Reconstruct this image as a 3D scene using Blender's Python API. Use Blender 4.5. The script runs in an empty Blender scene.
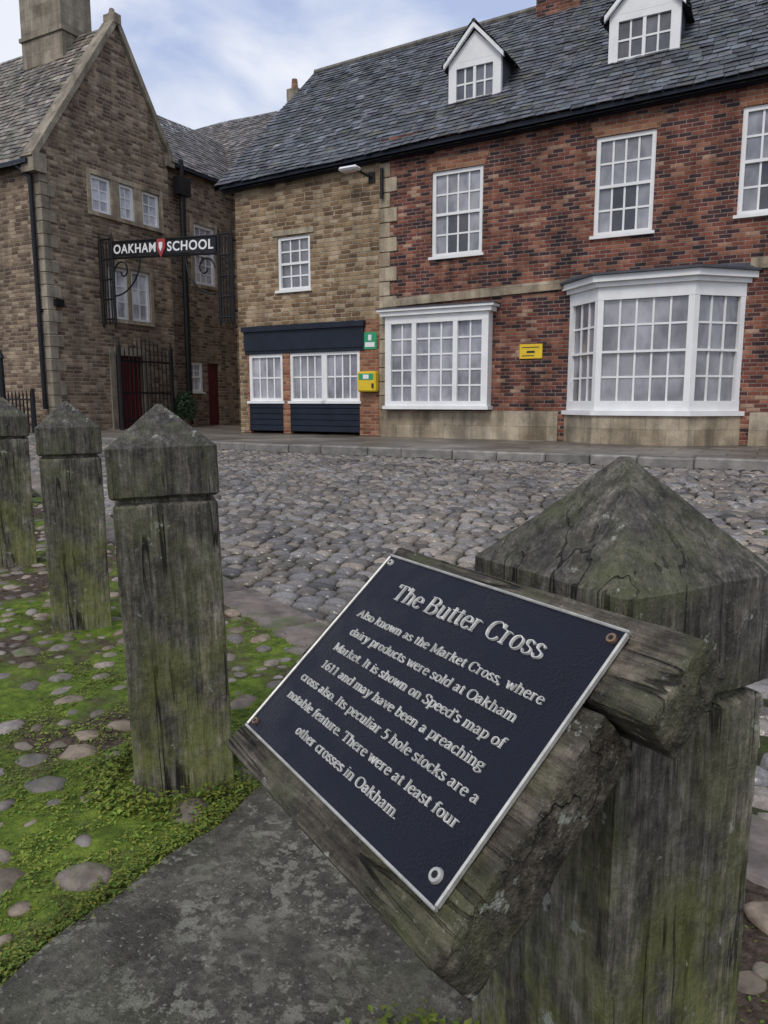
import bpy, math, random, bmesh
from mathutils import Vector, Matrix, noise
random.seed(7)
R=random.random
def U(a,b): return a+(b-a)*R()
TH=math.radians(28.5)
scene=bpy.context.scene
scene.view_settings.view_transform='Standard'
try: scene.view_settings.look='None'
except: pass
scene.view_settings.exposure=0

# ---------------------------------------------------------------- node helpers
class NT:
    def __init__(s,name,rough=.8,spec=.3):
        s.m=bpy.data.materials.new(name); s.m.use_nodes=True
        s.t=s.m.node_tree; s.b=s.t.nodes['Principled BSDF']
        s.b.inputs['Roughness'].default_value=rough
        s.b.inputs['Specular IOR Level'].default_value=spec
    def n(s,ty,**k):
        nd=s.t.nodes.new(ty)
        for a,v in k.items(): setattr(nd,a,v)
        return nd
    def L(s,a,b): s.t.links.new(a,b)
    def inp(s,nd,i,v):
        if v is None: return
        if hasattr(v,'links') or isinstance(v,bpy.types.NodeSocket): s.L(v,nd.inputs[i])
        else: nd.inputs[i].default_value=v
    def math(s,op,a,b=None,c=None):
        nd=s.n('ShaderNodeMath',operation=op)
        s.inp(nd,0,a); s.inp(nd,1,b); s.inp(nd,2,c)
        return nd.outputs[0]
    def obj(s): return s.n('ShaderNodeTexCoord').outputs['Object']
    def mapv(s,v,scale=(1,1,1),loc=(0,0,0)):
        nd=s.n('ShaderNodeMapping'); s.L(v,nd.inputs[0]); nd.inputs['Scale'].default_value=scale; nd.inputs['Location'].default_value=loc
        return nd.outputs[0]
    def noise(s,v,scale,detail=3,rough=.55,dist=0):
        nd=s.n('ShaderNodeTexNoise'); s.L(v,nd.inputs['Vector']); nd.inputs['Scale'].default_value=scale
        nd.inputs['Detail'].default_value=5 if detail>=7 else min(detail,3); nd.inputs['Roughness'].default_value=rough; nd.inputs['Distortion'].default_value=dist
        return nd.outputs['Fac']
    def ramp(s,f,stops,interp='LINEAR'):
        nd=s.n('ShaderNodeValToRGB'); nd.color_ramp.interpolation=interp
        e=nd.color_ramp.elements
        while len(e)<len(stops): e.new(.5)
        for i,(p,c) in enumerate(stops):
            e[i].position=p; e[i].color=(c[0],c[1],c[2],1) if hasattr(c,'__len__') else (c,c,c,1)
        s.L(f,nd.inputs[0]); return nd.outputs[0]
    def mix(s,f,a,b,bt='MIX'):
        nd=s.n('ShaderNodeMix',data_type='RGBA',blend_type=bt)
        s.inp(nd,0,f)
        for i,v in ((6,a),(7,b)):
            if isinstance(v,bpy.types.NodeSocket): s.L(v,nd.inputs[i])
            else: nd.inputs[i].default_value=(v[0],v[1],v[2],1)
        return nd.outputs[2]
    def sep(s,v):
        nd=s.n('ShaderNodeSeparateXYZ'); s.L(v,nd.inputs[0]); return nd.outputs
    def comb(s,x,y,z=0.0):
        nd=s.n('ShaderNodeCombineXYZ'); s.inp(nd,0,x); s.inp(nd,1,y); s.inp(nd,2,z); return nd.outputs[0]
    def attr(s,name='Col'):
        nd=s.n('ShaderNodeAttribute',attribute_name=name); return nd.outputs['Color']
    def bump(s,h,strength=.3,dist=.01,prev=None):
        nd=s.n('ShaderNodeBump'); nd.inputs['Strength'].default_value=strength; nd.inputs['Distance'].default_value=dist
        s.L(h,nd.inputs['Height'])
        if prev is not None: s.L(prev,nd.inputs['Normal'])
        return nd.outputs[0]
    def out(s,col=None,bump=None,rough=None):
        if col is not None:
            if isinstance(col,bpy.types.NodeSocket): s.L(col,s.b.inputs['Base Color'])
            else: s.b.inputs['Base Color'].default_value=(*col,1)
        if bump is not None: s.L(bump,s.b.inputs['Normal'])
        if rough is not None: s.L(rough,s.b.inputs['Roughness'])
        return s.m

def brick_mat(name,w,h,mortar,stops,mcol,distort=0.0,bumpd=.008,dirt=.5,rough=.85,patch=None):
    t=NT(name,rough,.25); v=t.obj()
    x,y,z=t.sep(v)
    u=t.math('ADD',x,y)
    if distort>0:
        nz2=t.noise(v,6.0,1); nz3=t.noise(t.mapv(v,loc=(5,3,9)),6.0,1)
        u=t.math('ADD',u,t.math('MULTIPLY',t.math('SUBTRACT',nz2,.5),distort*3))
        z=t.math('ADD',z,t.math('MULTIPLY',t.math('SUBTRACT',nz3,.5),distort))
    zr=t.math('DIVIDE',z,h); row=t.math('FLOOR',zr); fz=t.math('SUBTRACT',zr,row)
    wn0=t.n('ShaderNodeTexWhiteNoise',noise_dimensions='1D'); t.L(row,wn0.inputs['W'])
    off=t.math('ADD',t.math('MULTIPLY',t.math('MODULO',row,2.0),.5),t.math('MULTIPLY',wn0.outputs['Value'],.15 if distort==0 else .9))
    ur=t.math('ADD',t.math('DIVIDE',u,w),off); col=t.math('FLOOR',ur); fu=t.math('SUBTRACT',ur,col)
    wn=t.n('ShaderNodeTexWhiteNoise',noise_dimensions='2D'); t.L(t.comb(col,row),wn.inputs['Vector'])
    du=t.math('MULTIPLY',t.math('MINIMUM',fu,t.math('SUBTRACT',1.0,fu)),w)
    dz=t.math('MULTIPLY',t.math('MINIMUM',fz,t.math('SUBTRACT',1.0,fz)),h)
    d=t.math('MINIMUM',du,dz)
    fine=t.noise(v,38,3,.7)
    d=t.math('ADD',d,t.math('MULTIPLY',t.math('SUBTRACT',fine,.5),mortar*1.2))
    mk=t.n('ShaderNodeMapRange',interpolation_type='SMOOTHSTEP'); t.L(d,mk.inputs[0])
    mk.inputs[1].default_value=mortar*.25; mk.inputs[2].default_value=mortar*.8
    m=mk.outputs[0]
    val=wn.outputs['Value']
    if patch:
        big=t.noise(v,.7,4,.65)
        val=t.math('ADD',val,t.math('MULTIPLY',t.math('SUBTRACT',big,.5),patch))
    c=t.ramp(val,stops)
    c=t.mix(.6,c,t.ramp(fine,[(.25,.4),(.75,1.1)]),'MULTIPLY')
    c=t.mix(m,mcol,c)
    st=t.noise(t.mapv(v,scale=(3,3,.35)),1.2,4,.6)
    c=t.mix(dirt,c,t.ramp(st,[(.3,.35),(.6,1.1)]),'MULTIPLY')
    bl=t.noise(v,2.6,3,.6)
    c=t.mix(dirt,c,t.ramp(bl,[(.3,.5),(.62,1.14)]),'MULTIPLY')
    hgt=t.math('ADD',m,t.math('MULTIPLY',fine,.5))
    hgt=t.math('ADD',hgt,t.math('MULTIPLY',wn.outputs['Value'],.5))
    return t.out(c,t.bump(hgt,.8,bumpd))

def plain(name,col,rough=.5,spec=.4,var=.2,scale=6,bumpd=0,metal=0):
    t=NT(name,rough,spec); v=t.obj()
    n1=t.noise(v,scale,4,.6)
    c=t.mix(1.0,col,t.ramp(n1,[(.3,1-var),(.7,1+var*.4)]),'MULTIPLY')
    t.b.inputs['Metallic'].default_value=metal
    b=t.bump(t.noise(v,scale*8,3),.4,bumpd) if bumpd else None
    return t.out(c,b)
def attrmat(name,rough=.8,spec=.3,var=.4,scale=12,bumpd=.004,tint=None,moss=None,metal=0):
    t=NT(name,rough,spec); v=t.obj(); c=t.attr()
    n1=t.noise(v,scale,4,.65)
    c=t.mix(1.0,c,t.ramp(n1,[(.3,1-var),(.7,1+var*.5)]),'MULTIPLY')
    if moss:
        n2=t.noise(t.mapv(v,loc=(3,7,1)),moss[1],4,.7)
        c=t.mix(t.ramp(n2,[(moss[2],0),(moss[3],1)]),c,moss[0])
    b=t.bump(t.noise(v,scale*5,4,.7),.6,bumpd) if bumpd else None
    return t.out(c,b)

MAT={}
MAT['brick']=brick_mat('red_brick',.21,.07,.0125,[(0,(.045,.03,.038)),(.25,(.10,.042,.042)),(.45,(.19,.06,.045)),(.75,(.29,.10,.062)),(.93,(.37,.165,.105)),(1,(.46,.29,.20))],(.30,.245,.20),bumpd=.014,dirt=.7,patch=.8)
MAT['orange_brick']=brick_mat('orange_brick',.22,.074,.012,[(0,(.22,.08,.045)),(.5,(.35,.145,.08)),(1,(.43,.23,.13))],(.34,.28,.22),dirt=.4)
MAT['rubble']=brick_mat('ironstone_wall',.25,.095,.02,[(0,(.17,.105,.06)),(.3,(.29,.185,.1)),(.65,(.42,.29,.165)),(1,(.54,.42,.28))],(.44,.37,.275),distort=.035,bumpd=.03,dirt=.5)
MAT['rubble2']=brick_mat('brown_stone_wall',.25,.095,.02,[(0,(.13,.085,.06)),(.35,(.23,.158,.107)),(.7,(.35,.25,.17)),(1,(.48,.37,.26))],(.34,.28,.215),distort=.03,bumpd=.025,dirt=.5)
MAT['ashlar']=brick_mat('limestone',.55,.3,.006,[(0,(.36,.29,.2)),(.5,(.46,.38,.27)),(1,(.54,.46,.35))],(.25,.2,.15),bumpd=.004,dirt=.8)
MAT['ashlar2']=brick_mat('grey_limestone',.5,.3,.006,[(0,(.28,.24,.18)),(.5,(.35,.3,.23)),(1,(.42,.37,.29))],(.2,.17,.13),bumpd=.004,dirt=.7)
MAT['white']=plain('white_painted_wood',(.82,.82,.81),.4,.4,.1,3)
MAT['black']=plain('navy_black_paint',(.009,.014,.028),.45,.35,.4,4)
MAT['iron']=plain('black_iron',(.008,.008,.010),.5,.35,.3,8)
MAT['lead']=plain('lead_flashing',(.07,.075,.09),.6,.4,.3,5)
MAT['reddoor']=plain('dark_red_paint',(.10,.012,.016),.4,.4,.3,5)
MAT['slate']=attrmat('roof_slates',.6,.4,.5,5,.006,moss=((.15,.15,.085),2.4,.55,.8))
def glass():
    t=NT('window_glass',.05,.9); v=t.obj(); c=t.attr()
    n=t.noise(t.mapv(v,scale=(1,1,.6)),2.2,4,.6)
    c=t.mix(1.0,c,t.ramp(n,[(.35,.45),(.65,1.1)]),'MULTIPLY')
    return t.out(c,t.bump(t.noise(v,3.0,2),.08,.02))
MAT['glass']=glass()

# ---------------------------------------------------------------- mesh builder
class MB:
    def __init__(s): s.v=[];s.f=[];s.c=[];s.M=Matrix.Identity(4)
    def poly(s,pts,col=(1,1,1)):
        i=len(s.v); M=s.M
        s.v+= [tuple(M@Vector(p)) for p in pts]
        s.f.append(tuple(range(i,i+len(pts)))); s.c.append(col)
    def mesh(s,vs,fs,col=(1,1,1)):
        i=len(s.v); M=s.M
        s.v+=[tuple(M@Vector(p)) for p in vs]
        for f in fs: s.f.append(tuple(i+k for k in f)); s.c.append(col)
    def box(s,x0,x1,y0,y1,z0,z1,col=(1,1,1),bev=0):
        if bev:
            b=min(bev,(x1-x0)*.45,(y1-y0)*.45,(z1-z0)*.45)
            vs=[]
            for (z,e) in ((z0,b),(z0+b,0),(z1-b,0),(z1,b)):
                vs+= [(x0+e,y0+b,z),(x0+b,y0+e,z),(x1-b,y0+e,z),(x1-e,y0+b,z),(x1-e,y1-b,z),(x1-b,y1-e,z),(x0+b,y1-e,z),(x0+e,y1-b,z)]
            fs=[tuple(range(7,-1,-1)),tuple(range(24,32))]
            for r in range(3):
                for k in range(8):
                    a=r*8+k;bb=r*8+(k+1)%8; fs.append((a,bb,bb+8,a+8))
            s.mesh(vs,fs,col);return
        vs=[(x0,y0,z0),(x1,y0,z0),(x1,y1,z0),(x0,y1,z0),(x0,y0,z1),(x1,y0,z1),(x1,y1,z1),(x0,y1,z1)]
        s.mesh(vs,[(3,2,1,0),(4,5,6,7),(0,1,5,4),(1,2,6,5),(2,3,7,6),(3,0,4,7)],col)
    def tube(s,p0,p1,r,n=8,r1=None,col=(1,1,1)):
        p0=Vector(p0);p1=Vector(p1);d=(p1-p0).normalized()
        a=d.orthogonal().normalized();b=d.cross(a); r1=r if r1 is None else r1
        vs=[]
        for p,rr in ((p0,r),(p1,r1)):
            for k in range(n):
                t=2*math.pi*k/n; vs.append(tuple(p+a*math.cos(t)*rr+b*math.sin(t)*rr))
        fs=[(k,(k+1)%n,n+(k+1)%n,n+k) for k in range(n)]+[tuple(range(n-1,-1,-1)),tuple(range(n,2*n))]
        s.mesh(vs,fs,col)
    def prism(s,prof,y0,y1,col=(1,1,1)):  # prof in (x,z)
        n=len(prof); vs=[(x,y0,z) for x,z in prof]+[(x,y1,z) for x,z in prof]
        fs=[tuple(range(n)),tuple(range(2*n-1,n-1,-1))]+[(k,k+n,(k+1)%n+n,(k+1)%n) for k in range(n)]
        s.mesh(vs,fs,col)
    def obj(s,name,mat,parent=None,smooth=False,M=None,sharp=None):
        me=bpy.data.meshes.new(name); me.from_pydata(s.v,[],s.f); me.update()
        at=me.color_attributes.new('Col','FLOAT_COLOR','CORNER')
        data=[]
        for f,c in zip(s.f,s.c): data+= [c[0],c[1],c[2],1.0]*len(f)
        at.data.foreach_set('color',data)
        if smooth: me.polygons.foreach_set('use_smooth',[True]*len(me.polygons))
        if sharp: me.set_sharp_from_angle(angle=math.radians(sharp))
        me.materials.append(mat if not isinstance(mat,str) else MAT[mat])
        o=bpy.data.objects.new(name,me); scene.collection.objects.link(o)
        if parent: o.parent=parent
        elif M is not None: o.matrix_world=M
        return o
FRAME=Matrix.Rotation(-TH,4,'Z')
def empty(name,M=FRAME):
    e=bpy.data.objects.new(name,None); e.empty_display_size=.2; scene.collection.objects.link(e); e.matrix_world=M; return e
class Bld:
    def __init__(s,name,M=FRAME): s.e=empty(name,M); s.p={}; s.M=Matrix.Identity(4)
    def g(s,part,mat):
        k=(part,mat)
        if k not in s.p: s.p[k]=MB()
        s.p[k].M=s.M; return s.p[k]
    def done(s,smooth=()):
        for (part,mat),mb in s.p.items():
            if mb.f: mb.obj(part,mat,s.e,smooth=part in smooth)
def T(x,y,z): return Matrix.Translation((x,y,z))
MB_B=lambda b: T(0,b,0)                      # wall facing -b
def M_A(a): return Matrix(((0,-1,0,a),(1,0,0,0),(0,0,1,0),(0,0,0,1)))   # wall facing +a, local x=b

def wall(mb,u0,u1,z0,z1,ops,depth=.13):
    us=sorted({u0,u1,*[o[0] for o in ops],*[o[1] for o in ops]}); zs=sorted({z0,z1,*[o[2] for o in ops],*[o[3] for o in ops]})
    us=[u for u in us if u0<=u<=u1]; zs=[z for z in zs if z0<=z<=z1]
    for i in range(len(us)-1):
        for j in range(len(zs)-1):
            cu=(us[i]+us[i+1])/2; cz=(zs[j]+zs[j+1])/2
            if any(o[0]<cu<o[1] and o[2]<cz<o[3] for o in ops): continue
            mb.poly([(us[i],0,zs[j]),(us[i+1],0,zs[j]),(us[i+1],0,zs[j+1]),(us[i],0,zs[j+1])])
    for a,b,c,d in [o[:4] for o in ops]:
        mb.poly([(a,0,c),(a,0,d),(a,depth,d),(a,depth,c)]); mb.poly([(b,0,c),(b,depth,c),(b,depth,d),(b,0,d)])
        mb.poly([(a,0,d),(b,0,d),(b,depth,d),(a,depth,d)]); mb.poly([(a,0,c),(a,depth,c),(b,depth,c),(b,0,c)])

def panes(B,u0,u1,z0,z1,cols,rows,y,shade,bar=.034,jit=.005,vb=True):
    W=B.g('glazing_bars','white'); G=B.g('window_glass','glass')
    du=(u1-u0)/cols; dz=(z1-z0)/rows
    for i in range(1,cols): W.box(u0+i*du-bar/2,u0+i*du+bar/2,y-.005,y+.03,z0,z1)
    for j in range(1,rows): W.box(u0,u1,y,y+.028,z0+j*dz-bar/2,z0+j*dz+bar/2)
    for i in range(cols):
        for j in range(rows):
            a,b=u0+i*du,u0+(i+1)*du; c,d=z0+j*dz,z0+(j+1)*dz
            k=[y+.018+U(-jit,jit)*.5 for _ in range(3)]; k.append(k[0]+k[2]-k[1])
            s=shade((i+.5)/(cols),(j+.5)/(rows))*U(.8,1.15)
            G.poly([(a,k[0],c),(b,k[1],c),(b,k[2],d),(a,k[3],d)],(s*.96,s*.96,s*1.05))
def sash(B,u0,u1,z0,z1,cols,rows,shade,sill=True,fr=.075,y=.03,mid=True):
    W=B.g('window_frames','white')
    W.box(u0,u0+fr,y,y+.09,z0,z1); W.box(u1-fr,u1,y,y+.09,z0,z1)
    W.box(u0+fr,u1-fr,y+.002,y+.09,z1-fr,z1); W.box(u0+fr,u1-fr,y+.002,y+.09,z0,z0+fr*.9)
    if mid:
        zm=(z0+z1)/2; W.box(u0+fr,u1-fr,y+.015,y+.08,zm-.026,zm+.026)
        r=rows//2
        panes(B,u0+fr,u1-fr,zm+.02,z1-fr,cols,rows-r,y+.035,lambda a,b:shade(a,.5+b/2))
        panes(B,u0+fr,u1-fr,z0+fr*.9,zm-.02,cols,r,y+.05,lambda a,b:shade(a,b/2))
    else: panes(B,u0+fr,u1-fr,z0+fr*.9,z1-fr,cols,rows,y+.035,shade)
    if sill: W.box(u0-.05,u1+.05,-.06,.05,z0-.055,z0-.002)

def slates(mb,O,ud,sd,nd,Ufn,S,course=.2,wmin=.2,wmax=.34,base=(.095,.102,.12)):
    """individual slates on a sloping plane. Ufn(s)->(u0,u1)"""
    O=Vector(O);ud=Vector(ud);sd=Vector(sd).normalized();nd=Vector(nd).normalized()
    s=-.03
    while s<S:
        u0,u1=Ufn(max(0,min(S,s))); u=u0
        cj=U(.88,1.12)
        s1=min(s+course,S)
        while u<u1-.02:
            w=U(wmin,wmax); e=min(u+w,u1)
            l=U(.016,.032); sj=U(-.014,.014); tw=U(-.006,.006)
            wav=lambda uu,ss: noise.noise(O+ud*uu*.5+sd*ss*.5)*.05
            t=U(.5,1.5)*cj
            if R()<.07: t*=1.6
            c=(base[0]*t*U(.93,1.1),base[1]*t,base[2]*t*U(.93,1.05))
            P=lambda uu,ss,h:O+ud*uu+sd*ss+nd*(h+wav(uu,ss))
            a,b,cc,d=P(u+.004,s+sj,l+tw),P(e-.004,s+sj,l-tw),P(e-.004,s1+.05,.002),P(u+.004,s1+.05,.002)
            mb.poly([a,b,cc,d],c)
            mb.poly([P(u+.004,s+sj,l-.012),P(e-.004,s+sj,l-.012),b,a],(c[0]*.5,c[1]*.5,c[2]*.5))
            u=e
        s=s1
# ---------------------------------------------------------------- ground
def g(b):
    if b<4: return 0.0
    return min(.2,.2*(b-4)/6.75)
KP=[(-30,17.5),(-14,9.0),(-4.7,4.05),(-1.7,2.52),(.06,1.72),(3,.4),(12,-3.7)]
def kb(a):
    for (a0,b0),(a1,b1) in zip(KP,KP[1:]):
        if a<=a1: return b0+(b1-b0)*(a-a0)/(a1-a0)
    return KP[-1][1]
PAVE=.33; KB=10.75
t=NT('damp_soil',.85,.3); v=t.obj()
c=t.ramp(t.noise(v,2.0,4,.7),[(.3,(.035,.03,.022)),(.55,(.06,.055,.04)),(.75,(.07,.09,.03))])
soil=t.out(c,t.bump(t.noise(v,40,4,.7),.7,.01))
mb=MB()
bs=[-250,-20,0,4,6,8.4,10.75,30,60,400]
as_=[-400,-60,-20,-8,0,8,20,60,400]
for i in range(len(bs)-1):
    for j in range(len(as_)-1):
        q=[(as_[j],bs[i]),(as_[j+1],bs[i]),(as_[j+1],bs[i+1]),(as_[j],bs[i+1])]
        mb.poly([(x,y,g(y)-.05) for x,y in q])
mb.obj('ground',soil,M=FRAME)

# pavement
PV=Bld('pavement')
t=NT('pavement_slabs',.45,.45); v=t.obj(); x,y,z=t.sep(v)
br=t.n('ShaderNodeTexBrick'); t.L(v,br.inputs['Vector']); br.inputs['Scale'].default_value=1
br.inputs['Brick Width'].default_value=.75; br.inputs['Row Height'].default_value=.5; br.inputs['Mortar Size'].default_value=.014
br.inputs['Color1'].default_value=(.14,.122,.10,1); br.inputs['Color2'].default_value=(.28,.25,.21,1); br.inputs['Mortar'].default_value=(.06,.055,.045,1)
c=t.mix(.9,br.outputs['Color'],t.ramp(t.noise(v,1.1,4,.65),[(.3,.4),(.7,1.15)]),'MULTIPLY')
c=t.mix(.6,c,t.ramp(t.noise(v,25,4,.7),[(.3,.6),(.7,1.1)]),'MULTIPLY')
MAT['flags']=t.out(c,t.bump(br.outputs['Fac'],-.4,.008))
PV.g('paving','flags').box(-60,30,KB+.2,32,-.1,PAVE)
MAT['kerb']=attrmat('kerb_stone',.6,.4,.45,5,.004)
x=-45.0; k=PV.g('kerb','kerb')
while x<28:
    w=U(.6,1.0); s=U(.17,.28)
    k.box(x+.005,x+w-.005,KB+U(-.008,.008),KB+.195,-.1,PAVE+U(-.006,.008),(s,s*.94,s*.85),bev=.02); x+=w
PV.done()

# cobbled road (granite setts)
t=NT('granite_setts',.4,.5); v=t.obj(); c=t.attr()
c=t.mix(.9,c,t.ramp(t.noise(v,60,4,.7),[(.3,.5),(.7,1.25)]),'MULTIPLY')
c=t.mix(.85,c,t.ramp(t.noise(v,.6,4,.6),[(.35,.55),(.65,1.2)]),'MULTIPLY')
rg=t.ramp(t.noise(v,1.3,4),[(.35,.15),(.65,.38)])
setts=t.out(c,t.bump(t.noise(v,30,4,.7),.5,.008),rg)
mb=MB()
b=-4.0; row=0
while b<KB-.03:
    rh=U(.108,.135); a=-26-R()*.2
    while a<9:
        L=U(.11,.21)
        ca=a+L/2; cb=b+rh/2
        if cb>kb(ca)+.33 and ca<.9*cb+5 and ca>-2.0*cb-3 and (cb>1 or ca<6):
            w=.0095
            x0,x1=a+w,a+L-w; y0,y1=b+w,min(b+rh,KB-.005)-w
            wb=math.sin(ca*.9)*.03+noise.noise(Vector((ca*.5,cb*.5,0)))*.06+U(-.006,.006)
            y0+=wb;y1+=wb
            if y1>KB-.01: y1=KB-.01
            z=g(cb)+noise.noise(Vector((ca*.7,cb*.7,3)))*.02+U(-.007,.007)
            tl=U(-.006,.006); tm=U(-.006,.006)
            j=lambda :U(-.008,.008)
            c8=.020
            vs=[]
            def oc(ins,zz):
                X0,X1,Y0,Y1=x0+ins,x1-ins,y0+ins,y1-ins
                return [(X0+c8,Y0,zz),(X1-c8,Y0,zz),(X1,Y0+c8,zz),(X1,Y1-c8,zz),(X1-c8,Y1,zz),(X0+c8,Y1,zz),(X0,Y1-c8,zz),(X0,Y0+c8,zz)]
            J=[(j(),j()*.7) for _ in range(8)]
            for ins,zz in ((0,-.06),(.001,-.028),(.009,-.010),(.024,0)):
                P=oc(ins,z+zz)
                for q,(jx,jy) in zip(P,J):
                    tz=(tl*(q[0]-ca)/L*2+tm*(q[1]-cb)/rh*2)
                    vs.append((q[0]+jx,q[1]+jy,q[2]+tz))
            vs.append((ca,cb+wb,z+.008))
            fs=[]
            for r in range(3):
                for k in range(8):
                    fs.append((r*8+k,r*8+(k+1)%8,r*8+8+(k+1)%8,r*8+8+k))
            for k in range(8): fs.append((24+k,24+(k+1)%8,32))
            s=U(.10,.27); h=R()
            if R()<.14: s*=.55
            col=(s*(1.06+.18*h),s*(1.01+.02*h),s*(1.0-.2*h))
            mb.mesh(vs,fs,col)
        a+=L
    b+=rh; row+=1
mb.obj('cobbled_road',setts,smooth=True,M=FRAME)
t=NT('mossy_joint_sand',.9,.2); v=t.obj(); x,y,z=t.sep(v)
nn=t.math('SUBTRACT',t.noise(v,1.2,4,.7),t.math('MULTIPLY',y,.02))
c=t.ramp(nn,[(.33,(.024,.022,.018)),(.45,(.045,.05,.022)),(.58,(.10,.16,.03))])
c=t.mix(.7,c,t.ramp(t.noise(v,50,4,.7),[(.3,.4),(.7,1.2)]),'MULTIPLY')
mj=t.out(c,t.bump(t.noise(v,60,4,.7),.8,.01))
mb=MB()
for i in range(60):
    for jx in range(70):
        a0=-26+jx*.5; b0=-4+i*.25; a1=a0+.5;b1=min(b0+.25,KB-.004)
        if b0>=KB-.01: continue
        if b1<kb(a1)+.0: continue
        zz=lambda aa,bb: g(bb)+noise.noise(Vector((aa*.7,bb*.7,3)))*.02-.028+noise.noise(Vector((aa,bb,8)))*.006
        mb.poly([(a0,b0,zz(a0,b0)),(a1,b0,zz(a1,b0)),(a1,b1,zz(a1,b1)),(a0,b1,zz(a0,b1))])
mb.obj('road_bed',mj,M=FRAME)

# stone edging between the setts and the mossy pitching
MAT['edging']=attrmat('edging_stone',.65,.35,.55,9,.008,moss=((.08,.105,.035),3.0,.52,.68))
mb=MB(); 
a=-24.0
while a<9:
    L=U(.4,.75); am=a+L/2; d=Vector((L,kb(a+L)-kb(a),0)); ang=math.atan2(d.y,d.x)
    mb.M=T(a,kb(a),g(kb(am)))@Matrix.Rotation(ang,4,'Z')
    s=U(.12,.2); mb.box(.010,d.length-.010,U(-.02,.01),.29+U(-.02,.01),-.1,.012+U(-.008,.006),(s*1.08,s*.9,s*.78),bev=.022)
    a+=L
mb.obj('stone_edging',MAT['edging'],M=FRAME)

# mossy ground with pitching stones
def mz(a,b): 
    return g(b)+noise.noise(Vector((a*2.2,b*2.2,1)))*.014+noise.noise(Vector((a*9,b*9,1)))*.010+noise.noise(Vector((a*30,b*30,1)))*.006
t=NT('moss',.9,.15); v=t.obj(); x,y,z=t.sep(v)
n1=t.noise(v,2.2,4,.65)
n1=t.math('ADD',n1,t.math('MULTIPLY',t.math('SUBTRACT',y,2.0),.03))
xr=t.n('ShaderNodeMapRange'); t.L(x,xr.inputs[0]); xr.inputs[1].default_value=-.15; xr.inputs[2].default_value=.05; xr.inputs[4].default_value=.2
n1=t.math('ADD',n1,xr.outputs[0])
grn=t.ramp(t.noise(v,14,4,.75),[(.25,(.04,.06,.012)),(.5,(.12,.18,.026)),(.75,(.24,.31,.05))])
brn=t.ramp(t.noise(v,40,4,.7),[(.3,(.03,.024,.018)),(.7,(.15,.11,.082))])
c=t.mix(t.ramp(n1,[(.49,0),(.60,1)]),grn,brn)
hh=t.math('ADD',t.noise(v,70,4,.75),t.math('MULTIPLY',t.noise(v,260,2,.7),.5))
moss=t.out(c,t.bump(hh,1.0,.014))
mb=MB(); st=.03
def ing(a,b): return b<kb(a)+.03 and not (a>-1.2 and a<-.05 and b<1.66 and b>-2)
idx={}
na=int(9.5/st); nb=int(6.5/st)
def vid(i,j):
    if (i,j) not in idx:
        a=-7.5+i*st;b=-1.5+j*st; idx[(i,j)]=len(mb.v); mb.v.append((a,b,mz(a,b)+.004))
    return idx[(i,j)]
for i in range(na):
    for j in range(nb):
        a=-7.5+i*st;b=-1.5+j*st
        if ing(a+st/2,b+st/2) and a< b*.9+2.2 and a>-2.2*b-2.5:
            mb.f.append((vid(i,j),vid(i+1,j),vid(i+1,j+1),vid(i,j+1))); mb.c.append((1,1,1))
mb.obj('moss',moss,smooth=True,M=FRAME)
bm=bmesh.new(); bmesh.ops.create_icosphere(bm,subdivisions=2,radius=1); bm.verts.ensure_lookup_table()
IV=[v.co.copy() for v in bm.verts]; IF=[tuple(v.index for v in f.verts) for f in bm.faces]; bm.free()
MAT['pebble']=attrmat('pebble_stone',.5,.4,.5,22,.004,moss=((.1,.12,.045),7,.55,.72))
mb=MB(); STONES=[]
def inner(a,b): return b<kb(a)-.03 and not (a>-1.3 and a<-.02 and b<1.72)
GRID={}
for _ in range(30000):
    if R()<.15: a=U(-.02,1.8);b=U(-.3,1.8)
    else: a=U(-7.3,0);b=U(-.3,4.9)
    if not inner(a,b): continue
    r=U(.035,.072) if R()<.7 else U(.016,.035)
    if b>2.0 : r*=.85
    near=[q for di in (-1,0,1) for dj in (-1,0,1) for q in GRID.get((int(a*5)+di,int(b*5)+dj),())]
    if any((a-p)**2+(b-q)**2<((r+s)*(1.02 if b<2 and a<0 else .93))**2 for p,q,s in near): continue
    dens=noise.noise(Vector((a*1.1,b*1.1,4)))
    if b<1.9 and a<0 and R()<.45-.5*dens: continue
    STONES.append((a,b,r)); GRID.setdefault((int(a*5),int(b*5)),[]).append((a,b,r))
    ax,ay,az=r*U(.85,1.3),r*U(.7,1.0),r*U(.3,.5); an=R()*6.28; sd=R()*50
    mb.M=T(a,b,mz(a,b)+U(-.014,.004)+(.006 if a>0 else 0))@Matrix.Rotation(an,4,'Z')
    s=U(.12,.28); hcol=R(); col=(s*(1.04+.16*hcol),s*.93,s*(.86-.2*hcol))
    vs=[]
    for v0 in IV:
        k=1+.32*noise.noise(v0*1.2+Vector((sd,0,0)))+.1*noise.noise(v0*3+Vector((sd,0,0)))
        vs.append((v0.x*ax*k,v0.y*ay*k,v0.z*az*k))
    mb.mesh(vs,IF,col)
mb.obj('cobblestones',MAT['pebble'],smooth=True,M=FRAME)
MAT['leaf']=attrmat('weed_leaves',.6,.3,.25,20,0)
mb=MB()
NG={}
for s in STONES: NG.setdefault((int(s[0]*5),int(s[1]*5)),[]).append(s)
def stone_at(a,b):
    for di in (-1,0,1):
        for dj in (-1,0,1):
            for p,q,s in NG.get((int(a*5)+di,int(b*5)+dj),()):
                if (a-p)**2+(b-q)**2<(s*.82)**2: return True
    return False
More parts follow.
